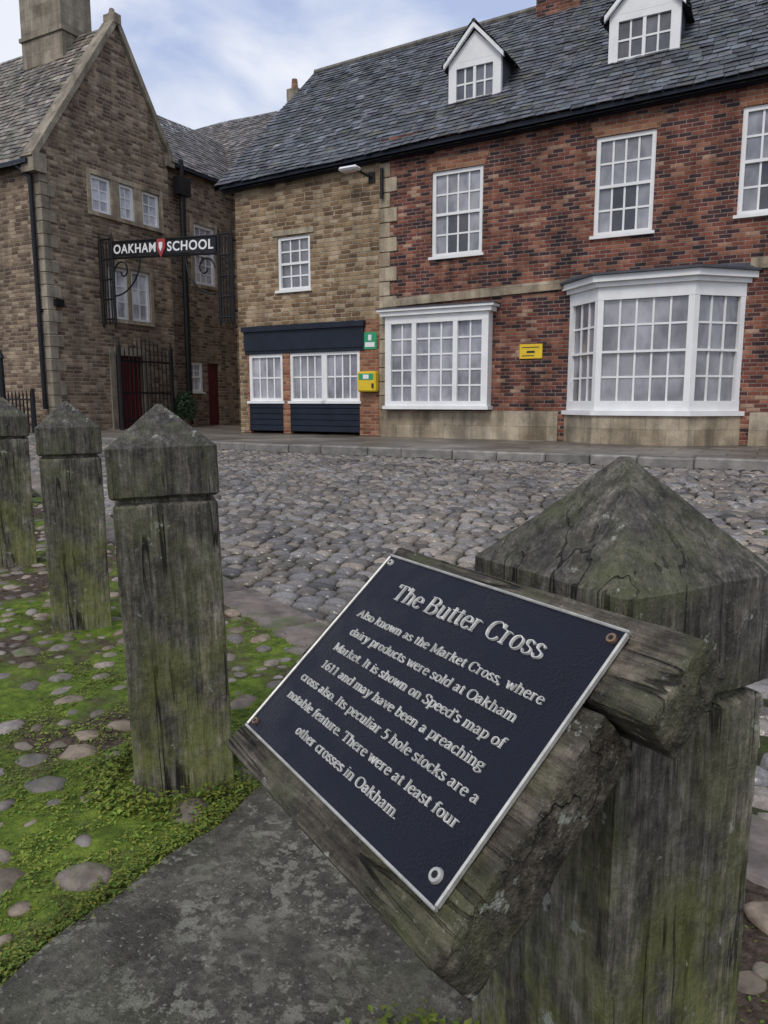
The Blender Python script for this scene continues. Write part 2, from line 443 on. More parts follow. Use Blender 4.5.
def leaf(a,b,s,zo):
    z=mz(a,b)+zo; an=R()*6.28; tl=U(-.6,.6)
    dx,dy=math.cos(an)*s,math.sin(an)*s
    k=U(.55,1.2)*(.8+.5*noise.noise(Vector((a*3,b*3,5)))); yl=R()
    col=(.13*k+.10*yl*k,.235*k,.03*k)
    mb.poly([(a-dx,b-dy,z-tl*s),(a+dy*.6,b-dx*.6,z+.001),(a+dx,b+dy,z+tl*s),(a-dy*.6,b+dx*.6,z+.002)],col)
cnt=0
while cnt<48000:
    a=U(-3.8,1.2);b=U(.2,3.1)
    if not ing(a,b) or a>-.05 and R()<.85: cnt+=.05; continue
    if b>2.0 and R()<.6: continue
    if noise.noise(Vector((a*1.6,b*1.6,7)))+.6*noise.noise(Vector((a*6,b*6,2)))<-.08+.1*(b-1.5): cnt+=.1; continue
    if stone_at(a,b): cnt+=.1; continue
    cnt+=1
    leaf(a,b,U(.0025,.0075),U(.001,.014))
for _ in range(3200):
    th=R()*6.28; q=FRAME.inverted()@Vector((-.60,2.04,0)); rr=U(.17,.27)
    leaf(q.x+math.cos(th)*rr,q.y+math.sin(th)*rr,U(.004,.010),U(.005,.05)*(1-(rr-.17)*6))
for _ in range(4000):
    leaf(-1.24+random.gauss(0,.02),U(.3,1.75),U(.003,.007),U(.008,.026))
for _ in range(1400):
    q=FRAME.inverted()@Vector((.12,1.03,0)); leaf(q.x+random.gauss(0,.06),q.y+random.gauss(0,.03),U(.005,.011),U(.02,.07))
mb.obj('weeds',MAT['leaf'],M=FRAME)

# stone slab path
t=NT('worn_slab',.5,.45); v=t.obj()
n5=t.noise(v,6,7,.75); n30=t.noise(v,45,4,.8); n200=t.noise(v,230,3,.8)
c=t.ramp(n5,[(.32,(.05,.044,.035)),(.5,(.105,.095,.075)),(.68,(.18,.165,.13))])
c=t.mix(.8,c,t.ramp(n30,[(.32,.4),(.68,1.4)]),'MULTIPLY')
c=t.mix(.7,c,t.ramp(n200,[(.3,.45),(.7,1.4)]),'MULTIPLY')
ln=t.noise(t.mapv(v,loc=(3,1,7)),30,4,.7); lb=t.noise(t.mapv(v,loc=(8,1,2)),4,3,.6)
lm=t.math('MULTIPLY',t.ramp(ln,[(.50,0),(.57,1)]),t.ramp(lb,[(.40,0),(.56,.8)]))
c=t.mix(lm,c,(.29,.28,.23))
ln2=t.noise(t.mapv(v,loc=(1,6,2)),70,2,.6); c=t.mix(t.ramp(ln2,[(.62,0),(.68,.7)]),c,(.34,.34,.29))
c=t.mix(t.ramp(t.noise(v,2.5,4,.7),[(.52,0),(.7,.5)]),c,(.075,.09,.035))
MAT['slab']=t.out(c,t.bump(t.math('ADD',n200,n30),1.0,.008,t.bump(n5,.9,.03)),t.ramp(n5,[(.35,.3),(.65,.7)]))
mb=MB()
def slab(x0,x1,y0,y1,zt):
    n=36; vs=[];fs=[]
    for i in range(n+1):
        for j in range(n+1):
            x=x0+(x1-x0)*i/n;y=y0+(y1-y0)*j/n
            e=min(i,n-i,j,n-j)
            if e<=1: x+=noise.noise(Vector((x*5,y*5,0)))*.035; y+=noise.noise(Vector((x*5,y*5,9)))*.035
            vs.append((x,y,zt-(.05 if e==0 else (.004 if e==1 else 0))+noise.noise(Vector((x*4,y*4,2)))*.010+noise.noise(Vector((x*14,y*14,2)))*.004))
    for i in range(n):
        for j in range(n):
            k=i*(n+1)+j; fs.append((k,k+n+1,k+n+2,k+1))
    mb.mesh(vs,fs)
slab(-1.24,-.05,.66,1.70,.028); slab(-1.22,-.05,-.45,.645,.026); slab(-1.2,-.05,-1.5,-.465,.022)
mb.obj('stone_slab_path',MAT['slab'],smooth=True,M=FRAME)

# ---------------------------------------------------------------- brick house (main building)
H=Bld('brick_house'); B0=14.39
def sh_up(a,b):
    if b>.5: return .36  # upper panes paler: blinds and sky reflection put into the glass colour
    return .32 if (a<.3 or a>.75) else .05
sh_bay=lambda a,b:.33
W1=(-6.7,-5.6,4.02,5.68);W2=(-3.42,-2.38,4.1,5.82);W3=(-1.02,.08,4.2,5.92);W4=(1.9,3.0,4.25,5.98)
H.M=MB_B(B0)
ez=lambda a: 6.1+(a+12)*.027     # eaves height
RW=H.g('brick_wall','brick')
wall(RW,-7.9,8,.34,6.5,[W1,W2,W3,W4,(-7.6,-5.4,1.02,2.85),(-3.75,-.8,.9,3.2),(2.2,5,.9,3.2)])
ST=H.g('stone_wall','rubble')
SW=(-10.6,-9.7,3.62,4.8)
wall(ST,-11.8,-7.9,.34,6.15,[SW,(-11.55,-8.38,.34,2.8)],.16)
H.M=Matrix.Identity(4); GS=H.g('stone_wall','rubble')
GS.poly([(-11.8,B0,.3),(-11.8,B0,6.12),(-11.8,18.4,10.0),(-11.8,22.4,6.12),(-11.8,22.4,.3)])
RB=H.g('brick_wall','brick'); RB.poly([(8,B0,.3),(8,22.4,.3),(8,22.4,6.6),(8,18.4,10.4),(8,B0,6.6)])
RB.poly([(-11.8,22.4,.3),(8,22.4,.3),(8,22.4,6.4),(-11.8,22.4,6.1)])
H.M=MB_B(B0)
for w in (W1,W2,W3,W4): sash(H,*w,4,4,sh_up)
sash(H,*SW,3,4,lambda a,b:.2,fr=.07)
H.g('stone_trim','ashlar').box(-10.72,-9.58,-.03,.0,4.83,4.95)
for w in (W1,W2,W3,W4): H.g('gauged_arches','orange_brick').prism([(w[0]-.03,w[3]+.002),(w[1]+.03,w[3]+.002),(w[1]+.12,w[3]+.25),(w[0]-.12,w[3]+.25)],-.006,.02)
tr=H.g('stone_trim','ashlar')
tr.prism([(-7.9,3.08),(-3.85,3.2),(-3.85,3.38),(-7.9,3.24)],-.05,.0)
tr.prism([(-.75,3.3),(8,3.46),(8,3.64),(-.75,3.48)],-.05,.0)
for x0,x1 in ((-7.86,-3.95),(-.6,8)):
    tr.box(x0,x1,-.07,.0,.3,.86); tr.prism([(x0,.862),(x1,.862),(x1,.9),(x0,.9)],-.05,0)
z=.92;k=0
while z<6.0:
    w=.42 if k%2 else .26
    H.g('quoins','ashlar').box(-7.92,-7.92+w,-.028,.0,z+.004,z+.29,bev=.01); z+=.3;k+=1
bk=H.g('black_boarding','black')
bk.box(-11.6,-8.3,-.06,.1,2.28,2.78); bk.box(-11.64,-8.26,-.12,.1,2.72,2.84)
z=.4
while z<1.06: bk.box(-11.52,-8.42,-.02+U(0,.004),.1,z,z+.128,bev=.008); z+=.135
bk.box(-11.6,-8.3,-.035,.1,2.2,2.28)
op=H.g('brick_piers','orange_brick')
op.box(-10.5,-10.3,-.03,.12,.34,2.19); 
op.box(-8.38,-7.93,-.012,.0,.34,2.85)
op.box(-11.56,-11.5,-.01,.12,.34,2.2)
op.box(-8.42,-8.36,-.01,.12,.34,2.2)
sash(H,-11.5,-10.5,1.1,2.2,4,2,lambda a,b:.36,fr=.08,mid=False,y=.0)
for i in range(2):
    x0=-10.3+i*.94; sash(H,x0,x0+.94,1.1,2.2,4,2,lambda a,b:.34,fr=.07,mid=False,y=.0)
# bay window 1 (shallow)
H.M=MB_B(B0-.24)
Wh=H.g('window_frames','white')
Wh.box(-7.66,-5.34,0,.26,1.0,1.1); Wh.box(-7.7,-5.3,-.05,.26,.93,.999)
Wh.box(-7.66,-5.34,0,.26,2.7,2.86); Wh.box(-7.74,-5.26,-.07,.26,2.862,2.95); Wh.box(-7.8,-5.2,-.12,.26,2.952,3.0)
for x0,x1 in ((-7.66,-7.52),(-7.03,-6.93),(-6.1,-6.0),(-5.48,-5.34)): Wh.box(x0,x1,.003,.25,1.1,2.7)
for x0,x1,c in ((-7.52,-7.03,2),(-6.93,-6.1,3),(-6.0,-5.48,2)): panes(H,x0,x1,1.1,2.7,c,5,.06,lambda a,b:.38)
H.g('lead_roofs','lead').box(-7.82,-5.18,-.14,.26,3.003,3.02)
# bay window 2 (canted)
fy=-.68
pts=[(-3.8,0),(-3.12,fy),(-1.52,fy),(-.78,0)]
def poly_off(o):
    return [(-3.8-o*1.2,0),(-3.12-o*.5,fy-o),(-1.52+o*.5,fy-o),(-.78+o*1.2,0)]
def ring(mb,o,z0,z1):
    P=poly_off(o)
    vs=[(x,y,z0) for x,y in P]+[(x,y,z1) for x,y in P]
    mb.mesh(vs,[(3,2,1,0),(4,5,6,7),(0,1,5,4),(1,2,6,5),(2,3,7,6)])
H.M=MB_B(B0); 
ring(H.g('bay_base','ashlar'),.03,.3,.84)
ring(H.g('window_frames','white'),.08,.842,.92); ring(H.g('window_frames','white'),0,.922,1.1)
ring(H.g('window_frames','white'),0,2.86,3.08); ring(H.g('window_frames','white'),.06,3.082,3.16); ring(H.g('window_frames','white'),.14,3.162,3.27)
ring(H.g('lead_roofs','lead'),.2,3.273,3.31)
P=poly_off(.0)
H.g('lead_roofs','lead').mesh([(P[0][0],0,3.42),(P[3][0],0,3.42),(P[2][0]+.05,fy-.1,3.31),(P[1][0]-.05,fy-.1,3.31),(P[0][0]-.2,0,3.31),(P[3][0]+.2,0,3.31)],[(0,1,2,3),(0,3,4),(1,5,2)])
for i,c in ((0,2),(1,5),(2,2)):
    p=Vector((*pts[i],0));q=Vector((*pts[i+1],0)); d=(q-p); L=d.length; ang=math.atan2(d.y,d.x)
    H.M=MB_B(B0)@T(p.x,p.y,0)@Matrix.Rotation(ang,4,'Z')
    Wh=H.g('window_frames','white')
    e=.1
    Wh.box(.0,e,.004,.12,1.1,2.86); Wh.box(L-e,L,.004,.12,1.1,2.86)
    nc=5 if i==1 else 3
    panes(H,e,L-e,1.98,2.86,nc,2,.05,sh_bay); panes(H,e,L-e,1.1,1.94,nc,2,.06,lambda a,b:.3); Wh.box(e,L-e,.02,.1,1.94,1.98)
# next bay window along, out of frame on the right
H.M=MB_B(B0); 
Wh=H.g('window_frames','white')
for x0,x1 in ((2.2,2.35),(3.5,3.65),(4.85,5)): Wh.box(x0,x1,-.1,.1,.9,3.2)
Wh.box(2.2,5,-.14,.1,3.2,3.35); Wh.box(2.2,5,-.14,.1,.8,.9)
panes(H,2.35,3.5,.9,3.2,4,5,-.02,sh_bay); panes(H,3.65,4.85,.9,3.2,4,5,-.02,sh_bay)
# eaves, gutter
gt=H.g('gutter','black')
n=26
for i in range(n):
    x0=-12.05+i*(20.2/n); x1=x0+20.2/n
    gt.prism([(x0,ez(x0)-.12),(x1,ez(x1)-.12),(x1,ez(x1)-.03),(x0,ez(x0)-.03)],-.24,-.15)
    H.g('fascia','black').prism([(x0,ez(x0)-.17),(x1,ez(x1)-.17),(x1,ez(x1)+.0),(x0,ez(x0)+.0)],-.149,-.001)
# main roof
H.M=Matrix.Identity(4)
sl=H.g('slate_roof','slate')
ud=Vector((1,0,.027)).normalized()
sd=Vector((0,4.3,4.0)); ndv=ud.cross(sd.normalized())
O=Vector((-12.15,B0-.28,ez(-12.15)-.03)); S=math.hypot(4.3,4.0)+.02
slates(sl,O,ud,sd,ndv,lambda s:(0,20.3),S,.165,.17,.3)
rb=H.g('roof_back','slate')
rb.poly([(-12.1,18.4,10.0),(8.1,18.4,10.5),(8.1,22.7,6.3),(-12.1,22.7,5.8)],(.07,.075,.09))
rb.poly([(-12.1,B0-.2,5.93),(8.1,B0-.2,6.48),(8.1,18.4,10.40),(-12.1,18.4,9.86)],(.03,.03,.035))
rt=H.g('ridge_tiles','slate'); x=-12.15
while x<8.1:
    rt.tube((x,B0-.28+4.3,ez(-12.15)+3.96+(x+12.15)*.027),(x+.44,B0-.28+4.3,ez(-12.15)+3.96+(x+12.6)*.027),.09,8,col=(.16,.15,.13)); x+=.45
H.g('barge_board','black').mesh([(-12.17,B0-.28,5.93),(-12.17,B0-.28,6.06),(-12.17,18.4,10.08),(-12.17,18.4,9.93),(-12.1,B0-.28,5.93),(-12.1,B0-.28,6.06),(-12.1,18.4,10.08),(-12.1,18.4,9.93)],[(0,1,2,3),(4,5,6,7),(0,3,7,4),(1,2,6,5)])
# dormers
def dormer(x0,x1,zb,ze,za,yf=15.2):
    xm=(x0+x1)/2
    H.M=T(0,yf,0)
    w=H.g('dormer_fronts','white')
    w.box(x0,x0+.17,0,.1,zb,ze);w.box(x1-.17,x1,0,.1,zb,ze);w.box(x0+.17,x1-.17,.002,.1,ze-.12,ze);w.box(x0+.17,x1-.17,.002,.1,zb,zb+.12)
    w.box(x0-.04,x1+.04,-.06,.02,zb-.05,zb+.01)
    w.prism([(x0,ze+.001),(x1,ze+.001),(xm,za-.06)],.0,.1)
    for s in (-1,1):
        xe=xm+s*(xm-x0+.08)
        sl_=(za-ze)/(xm-x0)
        zE=ze-.08*sl_
        w.mesh([(xe,-.1,zE-.02),(xm,-.1,za-.02),(xm,-.1,za+.07),(xe,-.1,zE+.08),(xe,-.04,zE-.02),(xm,-.04,za-.02),(xm,-.04,za+.07),(xe,-.04,zE+.08)],[(0,1,2,3),(7,6,5,4),(0,4,5,1),(3,2,6,7),(0,3,7,4)])
    xg0,xg1=x0+.17,x1-.17; xc=(xg0+xg1)/2
    w.box(xc-.03,xc+.03,.01,.09,zb+.12,ze-.12)
    panes(H,xg0,xc-.03,zb+.12,ze-.12,2,3,.04,lambda a,b:.12); panes(H,xc+.03,xg1,zb+.12,ze-.12,2,3,.04,lambda a,b:.16)
    k=4.0/4.3
    def yr(z): return (z-zb)/k+.0
    ck=H.g('dormer_cheeks','lead')
    for x in (x0+.01,x1-.01): ck.poly([(x,.05,zb-.05),(x,.05,ze),(x,yr(ze)+.25,ze)])
    rf=H.g('slate_roof','slate')
    for s in (-1,1):
        xe=xm+s*(xm-x0+.10); sl_=(za-ze)/(xm-x0); zE=ze-.10*sl_+.05
        dn=Vector((xm-xe,0,za+.08-zE)); Sd=dn.length
        u_=Vector((0,1,0)); n_=u_.cross(dn)
        if n_.z<0: n_=-n_
        ymaxE=yr(zE)+.35; ymaxR=yr(za)+.35
        slates(rf,(xe,-.12,zE),u_,dn,n_,lambda s_,a=ymaxE,b=ymaxR,q=Sd:(0,.1+a+(b-a)*s_/q),Sd,.15,.15,.26)
    H.g('ridge_tiles','slate').tube((xm,-.1,za+.09),(xm,yr(za)+.3,za+.09),.045,6,col=(.12,.12,.12))
dormer(-6.72,-5.58,6.86,8.0,8.6)
dormer(-3.46,-2.2,6.98,8.18,8.86)
dormer(.6,1.85,7.1,8.28,8.95)
H.M=Matrix.Identity(4)
ch=H.g('chimney','brick'); ch.box(-5.75,-4.75,17.9,18.9,9.6,11.3); ch.box(-5.82,-4.68,17.83,18.97,11.3,11.45)
for x in (-5.5,-5.0): H.g('chimney_pots','orange_brick').tube((x,18.4,11.45),(x,18.4,11.85),.14,10,.11)
H.M=MB_B(B0); dp=H.g('downpipe','iron'); dp.tube((-7.82,-.09,5.9),(-7.82,-.09,5.3),.04)
H.done(smooth=())

MAT['yellow']=plain('yellow_plastic',(.75,.52,.02),.4,.5,.12,4)
MAT['green']=plain('green_sign',(.02,.32,.14),.4,.5,.08,4)
MAT['whitep']=plain('white_plastic',(.8,.8,.8),.4,.5,.05,4)
MAT['cast']=plain('dark_lettering',(.03,.03,.03),.5,.3,.05,4)
D=Bld('defibrillator_cabinet',FRAME@T(-8.38,B0-.2,1.3))
D.g('cabinet','yellow').box(0,.46,0,.185,0,.44,bev=.03); D.g('door_panel','green').box(.05,.41,-.008,.0,.26,.39,bev=.003)
D.g('window','whitep').box(.16,.3,-.012,-.009,.28,.37); D.g('handle','cast').box(.38,.42,-.03,-.001,.08,.18); D.g('backplate','cast').box(.02,.44,.186,.2,.02,.42)
D.done()
D=Bld('green_sign',FRAME@T(-8.32,B0-.03,2.22)); D.g('panel','green').box(0,.34,0,.012,0,.36,bev=.004); D.g('symbol','whitep').box(.05,.29,-.004,-.001,.05,.15); D.g('symbol','whitep').box(.13,.21,-.004,-.001,.19,.31);D.g('backing','cast').box(.02,.32,.012,.03,.02,.34); D.done()
D=Bld('yellow_sign',FRAME@T(-4.76,B0-.03,1.92)); D.g('panel','yellow').box(0,.46,0,.012,0,.28,bev=.004); D.g('lettering','cast').box(.05,.4,-.004,-.001,.21,.225); D.g('lettering','cast').box(.15,.31,-.004,-.001,.11,.15);D.g('lettering','cast').box(.06,.3,-.004,-.001,.05,.065); D.g('backing','cast').box(.02,.44,.012,.03,.02,.26); D.done()
D=Bld('wall_lamp',FRAME@T(-8.3,B0-.1,5.78))
D.g('arm','iron').tube((.2,.1,-.02),(0,-.25,.1),.025); D.g('head','whitep').box(-.35,.1,-.4,-.15,.07,.15,bev=.04); D.g('bracket','iron').box(.12,.28,.08,.1,-.12,.1); D.done()

# ---------------------------------------------------------------- school building (left)
S_=Bld('stone_school_building'); A0=-16.3
S_.M=M_A(A0)
GW=S_.g('gable_wall','rubble2')
gw=[(14.1,16.5,6.0,6.92),(14.5,16.0,3.32,4.7),(14.6,15.6,.34,2.35)]
wall(GW,12.6,16.9,.3,7.0,gw,.2)
GW.poly([(12.6,0,7.0),(16.9,0,7.0),(16.9,0,8.1),(15.2,0,10.85),(12.6,0,6.99)])
def mull(u0,u1,z0,z1,n,part='stone_mullions'):
    m=S_.g(part,'ashlar'); 
    m.box(u0-.12,u0,-.03,.1,z0-.1,z1+.12); m.box(u1,u1+.12,-.03,.1,z0-.1,z1+.12)
    m.box(u0,u1,-.028,.1,z1,z1+.12); m.box(u0,u1,-.05,.1,z0-.1,z0)
    w=(u1-u0)/n
    k=.09*(1.6 if n==3 else .6)
    for i in range(1,n): m.box(u0+i*w-k,u0+i*w+k,-.02,.1,z0,z1)
    for i in range(n):
        a=u0+i*w+(k if i else 0); b=u0+(i+1)*w-(k if i<n-1 else 0)
        sash(S_,a,b,z0,z1,2,3,lambda a,b:.75,sill=False,fr=.08,mid=False,y=.03)
mull(14.1,16.5,6.0,6.92,3); mull(14.5,16.0,3.32,4.7,2)
dm=S_.g('door_surround','ashlar2'); dm.box(14.42,14.6,-.04,.1,.3,2.5); dm.box(15.6,15.78,-.04,.1,.3,2.5); dm.box(14.6,15.6,-.038,.1,2.35,2.55)
dr=S_.g('door','reddoor'); 
for i in range(8): dr.box(14.6+i*.125+.004,14.6+(i+1)*.125-.004,.1,.15,.34,2.35,bev=.004)
cp=S_.g('coping','ashlar2')
def beam(mb,p,q,w,h):
    d=Vector((q[0]-p[0],q[1]-p[1])).normalized(); n=Vector((-d.y,d.x))
    if n.y<0:n=-n
    a=[p,q,(q[0]+n.x*h,q[1]+n.y*h),(p[0]+n.x*h,p[1]+n.y*h)]
    mb.prism(a,-.08,w)
beam(cp,(12.45,6.82),(15.2,10.9),.35,.13); beam(cp,(15.2,10.9),(17.0,8.0),.352,.129)
cp.box(12.38,12.75,-.1,.37,6.55,6.98); cp.box(16.8,17.1,-.1,.37,7.8,8.15); cp.box(15.08,15.32,-.1,.3,10.9,11.15); cp.tube((15.2,.1,11.15),(15.2,.1,11.3),.1,8,.06)
z=.35;k=0
while z<6.5:
    w=.4 if k%2 else .22
    S_.g('quoins','ashlar2').box(12.575,12.6+w,-.025,.0,z+.004,z+.29,bev=.01); z+=.3;k+=1
S_.M=M_A(A0-.12)
WG=S_.g('wing_wall','rubble2')
wall(WG,16.9,26,.3,8.0,[(18.0,18.95,4.7,6.5),(17.55,18.2,1.4,2.3),(18.45,19.0,.34,2.3),(21,22,4.7,6.5)],.2)
sash(S_,18.0,18.95,4.7,6.5,3,6,lambda a,b:.6,fr=.1,sill=False,y=.02); sash(S_,21,22,4.7,6.5,3,6,lambda a,b:.4,fr=.06); sash(S_,17.55,18.2,1.4,2.3,2,3,lambda a,b:.6,fr=.08,y=.02)
S_.g('door','reddoor').box(18.45,19.0,.08,.12,.34,2.3)
m=S_.g('stone_mullions','ashlar'); m.box(17.85,18.0,-.03,.0,4.6,6.65);m.box(18.95,19.1,-.03,.0,4.6,6.65);m.box(18.0,18.95,-.03,0,6.5,6.65);m.box(18.0,18.95,-.04,0,4.6,4.7)
S_.M=M_A(A0); ip=S_.g('drainpipe','iron')
ip.tube((17.35,-.1,.4),(17.35,-.1,7.3),.09,10); ip.box(17.1,17.6,-.22,-.01,7.1,7.6); ip.tube((17.35,-.1,7.6),(17.35,-.1,8.1),.07,8)
S_.M=Matrix.Identity(4); WG=S_.g('wing_wall','rubble2')
WG.poly([(A0-.12,16.9,.3),(A0,16.9,.3),(A0,16.9,8.1),(A0-.12,16.9,8.1)])
ip=S_.g('drainpipe','iron'); ip.tube((A0-.22,12.5,.9),(A0-.22,12.5,6.5),.055,10); ip.tube((A0-.22,12.5,6.45),(A0-.6,12.35,6.8),.05,8); ip.box(A0-.3,A0-.14,12.48,12.6,3.3,3.36)
ip.box(A0+.0,A0+.12,12.75,13.0,3.45,3.62)
S_.M=MB_B(12.6); FW=S_.g('front_wall','rubble2')
wall(FW,-30,A0,.3,6.85,[(-20.5,-19.2,3.6,5.2),(-24.5,-23.2,3.6,5.2),(-20.5,-19.2,1.2,2.6)],.2)
sash(S_,-20.5,-19.2,3.6,5.2,4,4,lambda a,b:.3);sash(S_,-24.5,-23.2,3.6,5.2,4,4,lambda a,b:.3);sash(S_,-20.5,-19.2,1.2,2.6,4,4,lambda a,b:.3)
z=.35;k=0
while z<6.5:
    w=.22 if k%2 else .4
    S_.g('quoins','ashlar2').box(A0-w,A0+.027,-.025,.0,z+.004,z+.29,bev=.01); z+=.3;k+=1
S_.g('gutter','black').box(-30,A0-.1,-.28,-.16,6.74,6.84)
S_.M=Matrix.Identity(4)
sl=S_.g('slate_roof','slate')
fd=Vector((0,2.85,4.15))
brown=(.19,.17,.145)
slates(sl,(-30,12.35,6.75),(1,0,0),fd,(0,-4.15,2.85),lambda s:(0,30+A0-.3),fd.length,.16,.18,.3,base=brown)
S_.g('roof_back','slate').poly([(-30,15.2,10.85),(A0-.3,15.2,10.85),(A0-.3,17.1,7.9),(-30,17.1,7.9)],brown)
S_.g('roof_back','slate').poly([(-30,12.4,6.72),(A0-.3,12.4,6.72),(A0-.3,15.2,10.8),(-30,15.2,10.8)],(.03,.03,.03))
S_.g('roof_back','slate').poly([(A0-.35,12.6,6.9),(A0-.35,15.2,10.85),(A0-.35,16.9,8.1)],(.05,.05,.05))
S_.g('gable_wall','rubble2').box(-30,A0-.2,16.6,16.9,.3,8.0)
wd=Vector((-2.2,0,2.2))
slates(sl,(A0+.1,16.95,7.95),(0,1,0),wd,(1,0,1),lambda s:(0,6),wd.length,.16,.18,.3,base=(.15,.138,.135))
rd=Vector((0,3.8,3.6))
slates(sl,(-24,19.6,7.95),(1,0,0),rd,(0,-3.6,3.8),lambda s:(0,20),rd.length,.16,.18,.3,base=(.16,.148,.145))
S_.g('rear_wall','rubble2').box(A0-.1,-4,19.9,23,.3,7.95)
S_.g('roof_back','slate').poly([(-24,23.4,11.5),(-4,23.4,11.5),(-4,27,7.9),(-24,27,7.9)],brown)
S_.g('gutter','black').box(A0-.02,A0+.12,17.1,26,7.85,7.95)
c_=S_.g('chimney','ashlar2'); c_.box(-19.4,-17.75,14.7,15.7,10.2,12.15); c_.box(-19.5,-17.65,14.6,15.8,12.15,12.4); c_.box(-19.45,-17.7,14.65,15.75,10.9,11.0)
c_.box(-16.55,-16.1,23.2,23.65,11.3,12.1); S_.g('chimney_pots','orange_brick').tube((-16.33,23.4,12.1),(-16.33,23.4,12.45),.13,10,.1)
for x in (-19,-18.15): S_.g('chimney_pots','orange_brick').tube((x,15.2,12.4),(x,15.2,12.95),.17,10,.13)
S_.done()

# ---------------------------------------------------------------- overthrow sign across the gateway
G=Bld('iron_gateway_sign')
ir=G.g('ironwork','iron'); bS=14.25
zl,zr=5.0,4.78
def zz(a): return zl+(zr-zl)*(a+16.1)/4.1
for a0,a1,z0,z1 in ((-16.24,-15.8,3.25,5.28),(-12.22,-11.84,3.1,5.02)):
    for a in (a0,a1): ir.tube((a,bS,z0-.12),(a,bS,z1),.042,6); ir.tube((a,bS,z1),(a,bS,z1+.2),.035,6,.003); ir.tube((a,bS,z0-.12),(a,bS,z0-.25),.035,6,.003)
    k=4
    for i in range(k+1):
        z=z0+(z1-z0)*i/k; ir.tube((a0,bS,z),(a1,bS,z),.026,5)
    for i in range(3):
        a=a0+(a1-a0)*(i+1)/4; ir.tube((a,bS,z0-.12),(a,bS,z1),.022,5)
    wa=-16.3 if a0<-14 else -11.84
    for z in (z0+.15,z1-.15): ir.tube((a0 if wa<-14 else a1-.02,bS,z),(wa+(-.02 if wa<-14 else .02),bS+.16,z),.03,5)
for dz in (-.2,.2): ir.tube((-15.8,bS,zz(-15.8)+dz),(-12.22,bS,zz(-12.2)+dz),.03,6)
ang=math.atan2(zr-zl,4.1)
G.M=T(-14.02,bS,zz(-14.02))@Matrix.Rotation(-ang,4,'Y')
G.g('sign_board','iron').box(-1.74,1.74,-.03,.02,-.16,.16)
MAT['crest']=plain('crest_red',(.35,.04,.04),.4,.4,.1,4)
G.g('crest','crest').prism([(-.14,.2),(.14,.2),(.14,-.02),(0,-.24),(-.14,-.02)],-.06,-.031)
G.g('crest_detail','whitep').prism([(-.06,.12),(.06,.12),(.06,0),(0,-.1),(-.06,0)],-.07,-.062)
for s,a in ((1,-1.72),(-1,1.72)):
    prev=None
    for i in range(30):
        th=i/29*6.2; r=.30*(1-i/34); p=(a+s*(.32-r*math.cos(th)) ,0,-.54+r*math.sin(th))
        if prev: G.g('ironwork','iron').tube(prev,p,.022,5)
        prev=p
    prev=None
    for i in range(14):
        th=i/13*math.pi/2; p=(a+s*(.95*math.sin(th)),0,-1.15+.95*(1-math.cos(th))*1.0)
        if prev: G.g('ironwork','iron').tube(prev,p,.022,5)
        prev=p
G.done()
def ftext(txt,size,M,mat,parent,ext=.004,name='lettering',width=None):
    cu=bpy.data.curves.new(name,'FONT'); cu.body=txt; cu.size=size; cu.extrude=ext; cu.align_x='CENTER'; cu.align_y='CENTER'; cu.space_character=1.12; cu.offset=.006
    o=bpy.data.objects.new(name,cu); scene.collection.objects.link(o); cu.materials.append(MAT[mat]); o.parent=parent
    bpy.context.view_layer.update()
    sx=1
    if width: sx=width/max(.01,o.dimensions.x)
    o.matrix_local=M@Matrix.Diagonal((sx,1,1,1)); return o
Rx=Matrix.Rotation(math.pi/2,4,'X')
Ms=T(-14.02,bS,zz(-14.02))@Matrix.Rotation(-ang,4,'Y')
ftext('OAKHAM',.31,Ms@T(-.93,-.037,0)@Rx,'whitep',G.e,width=1.48)
ftext('SCHOOL',.31,Ms@T(.93,-.037,0)@Rx,'whitep',G.e,width=1.48)

G=Bld('iron_gate'); ir=G.g('bars','iron'); a_=-15.75
for i in range(13):
    u=14.3+i*.15; h=2.0+.45*math.sin(i/12*math.pi); ir.tube((a_,u,PAVE+.05),(a_,u,h+.3),.02,5); ir.tube((a_,u,h+.3),(a_,u,h+.42),.02,5,.002)
for z in (.55,1.3,2.15): ir.box(a_-.02,a_+.02,14.3,16.1,z,z+.05)
for u in (14.25,16.15): ir.tube((a_,u,PAVE-.02),(a_,u,2.55),.06,8); ir.tube((a_,u,2.55),(a_,u,2.75),.06,8,.01)
G.done()
G=Bld('iron_railings'); ir=G.g('bars','iron')
x=-21.0
while x<-16.15: ir.tube((x,11.9,PAVE),(x,11.9,1.25),.02,5); ir.tube((x,11.9,1.25),(x,11.9,1.38),.022,5,.002); x+=.14
ir.box(-21,-16.2,11.88,11.92,.5,.54); ir.box(-21,-16.2,11.88,11.92,1.12,1.16); ir.tube((-16.15,11.9,PAVE-.01),(-16.15,11.9,1.4),.045,8); G.done()
G=Bld('iron_lamp_post'); ir=G.g('post','iron'); ir.tube((-16.42,11.3,PAVE-.01),(-16.42,11.3,.9),.10,10,.07); ir.tube((-16.42,11.3,.9),(-16.42,11.3,2.1),.07,10,.06); ir.tube((-16.42,11.3,2.1),(-16.42,11.3,2.3),.10,10,.02); ir.tube((-16.42,11.3,.88),(-16.42,11.3,.96),.11,10); G.done()
mb=MB()
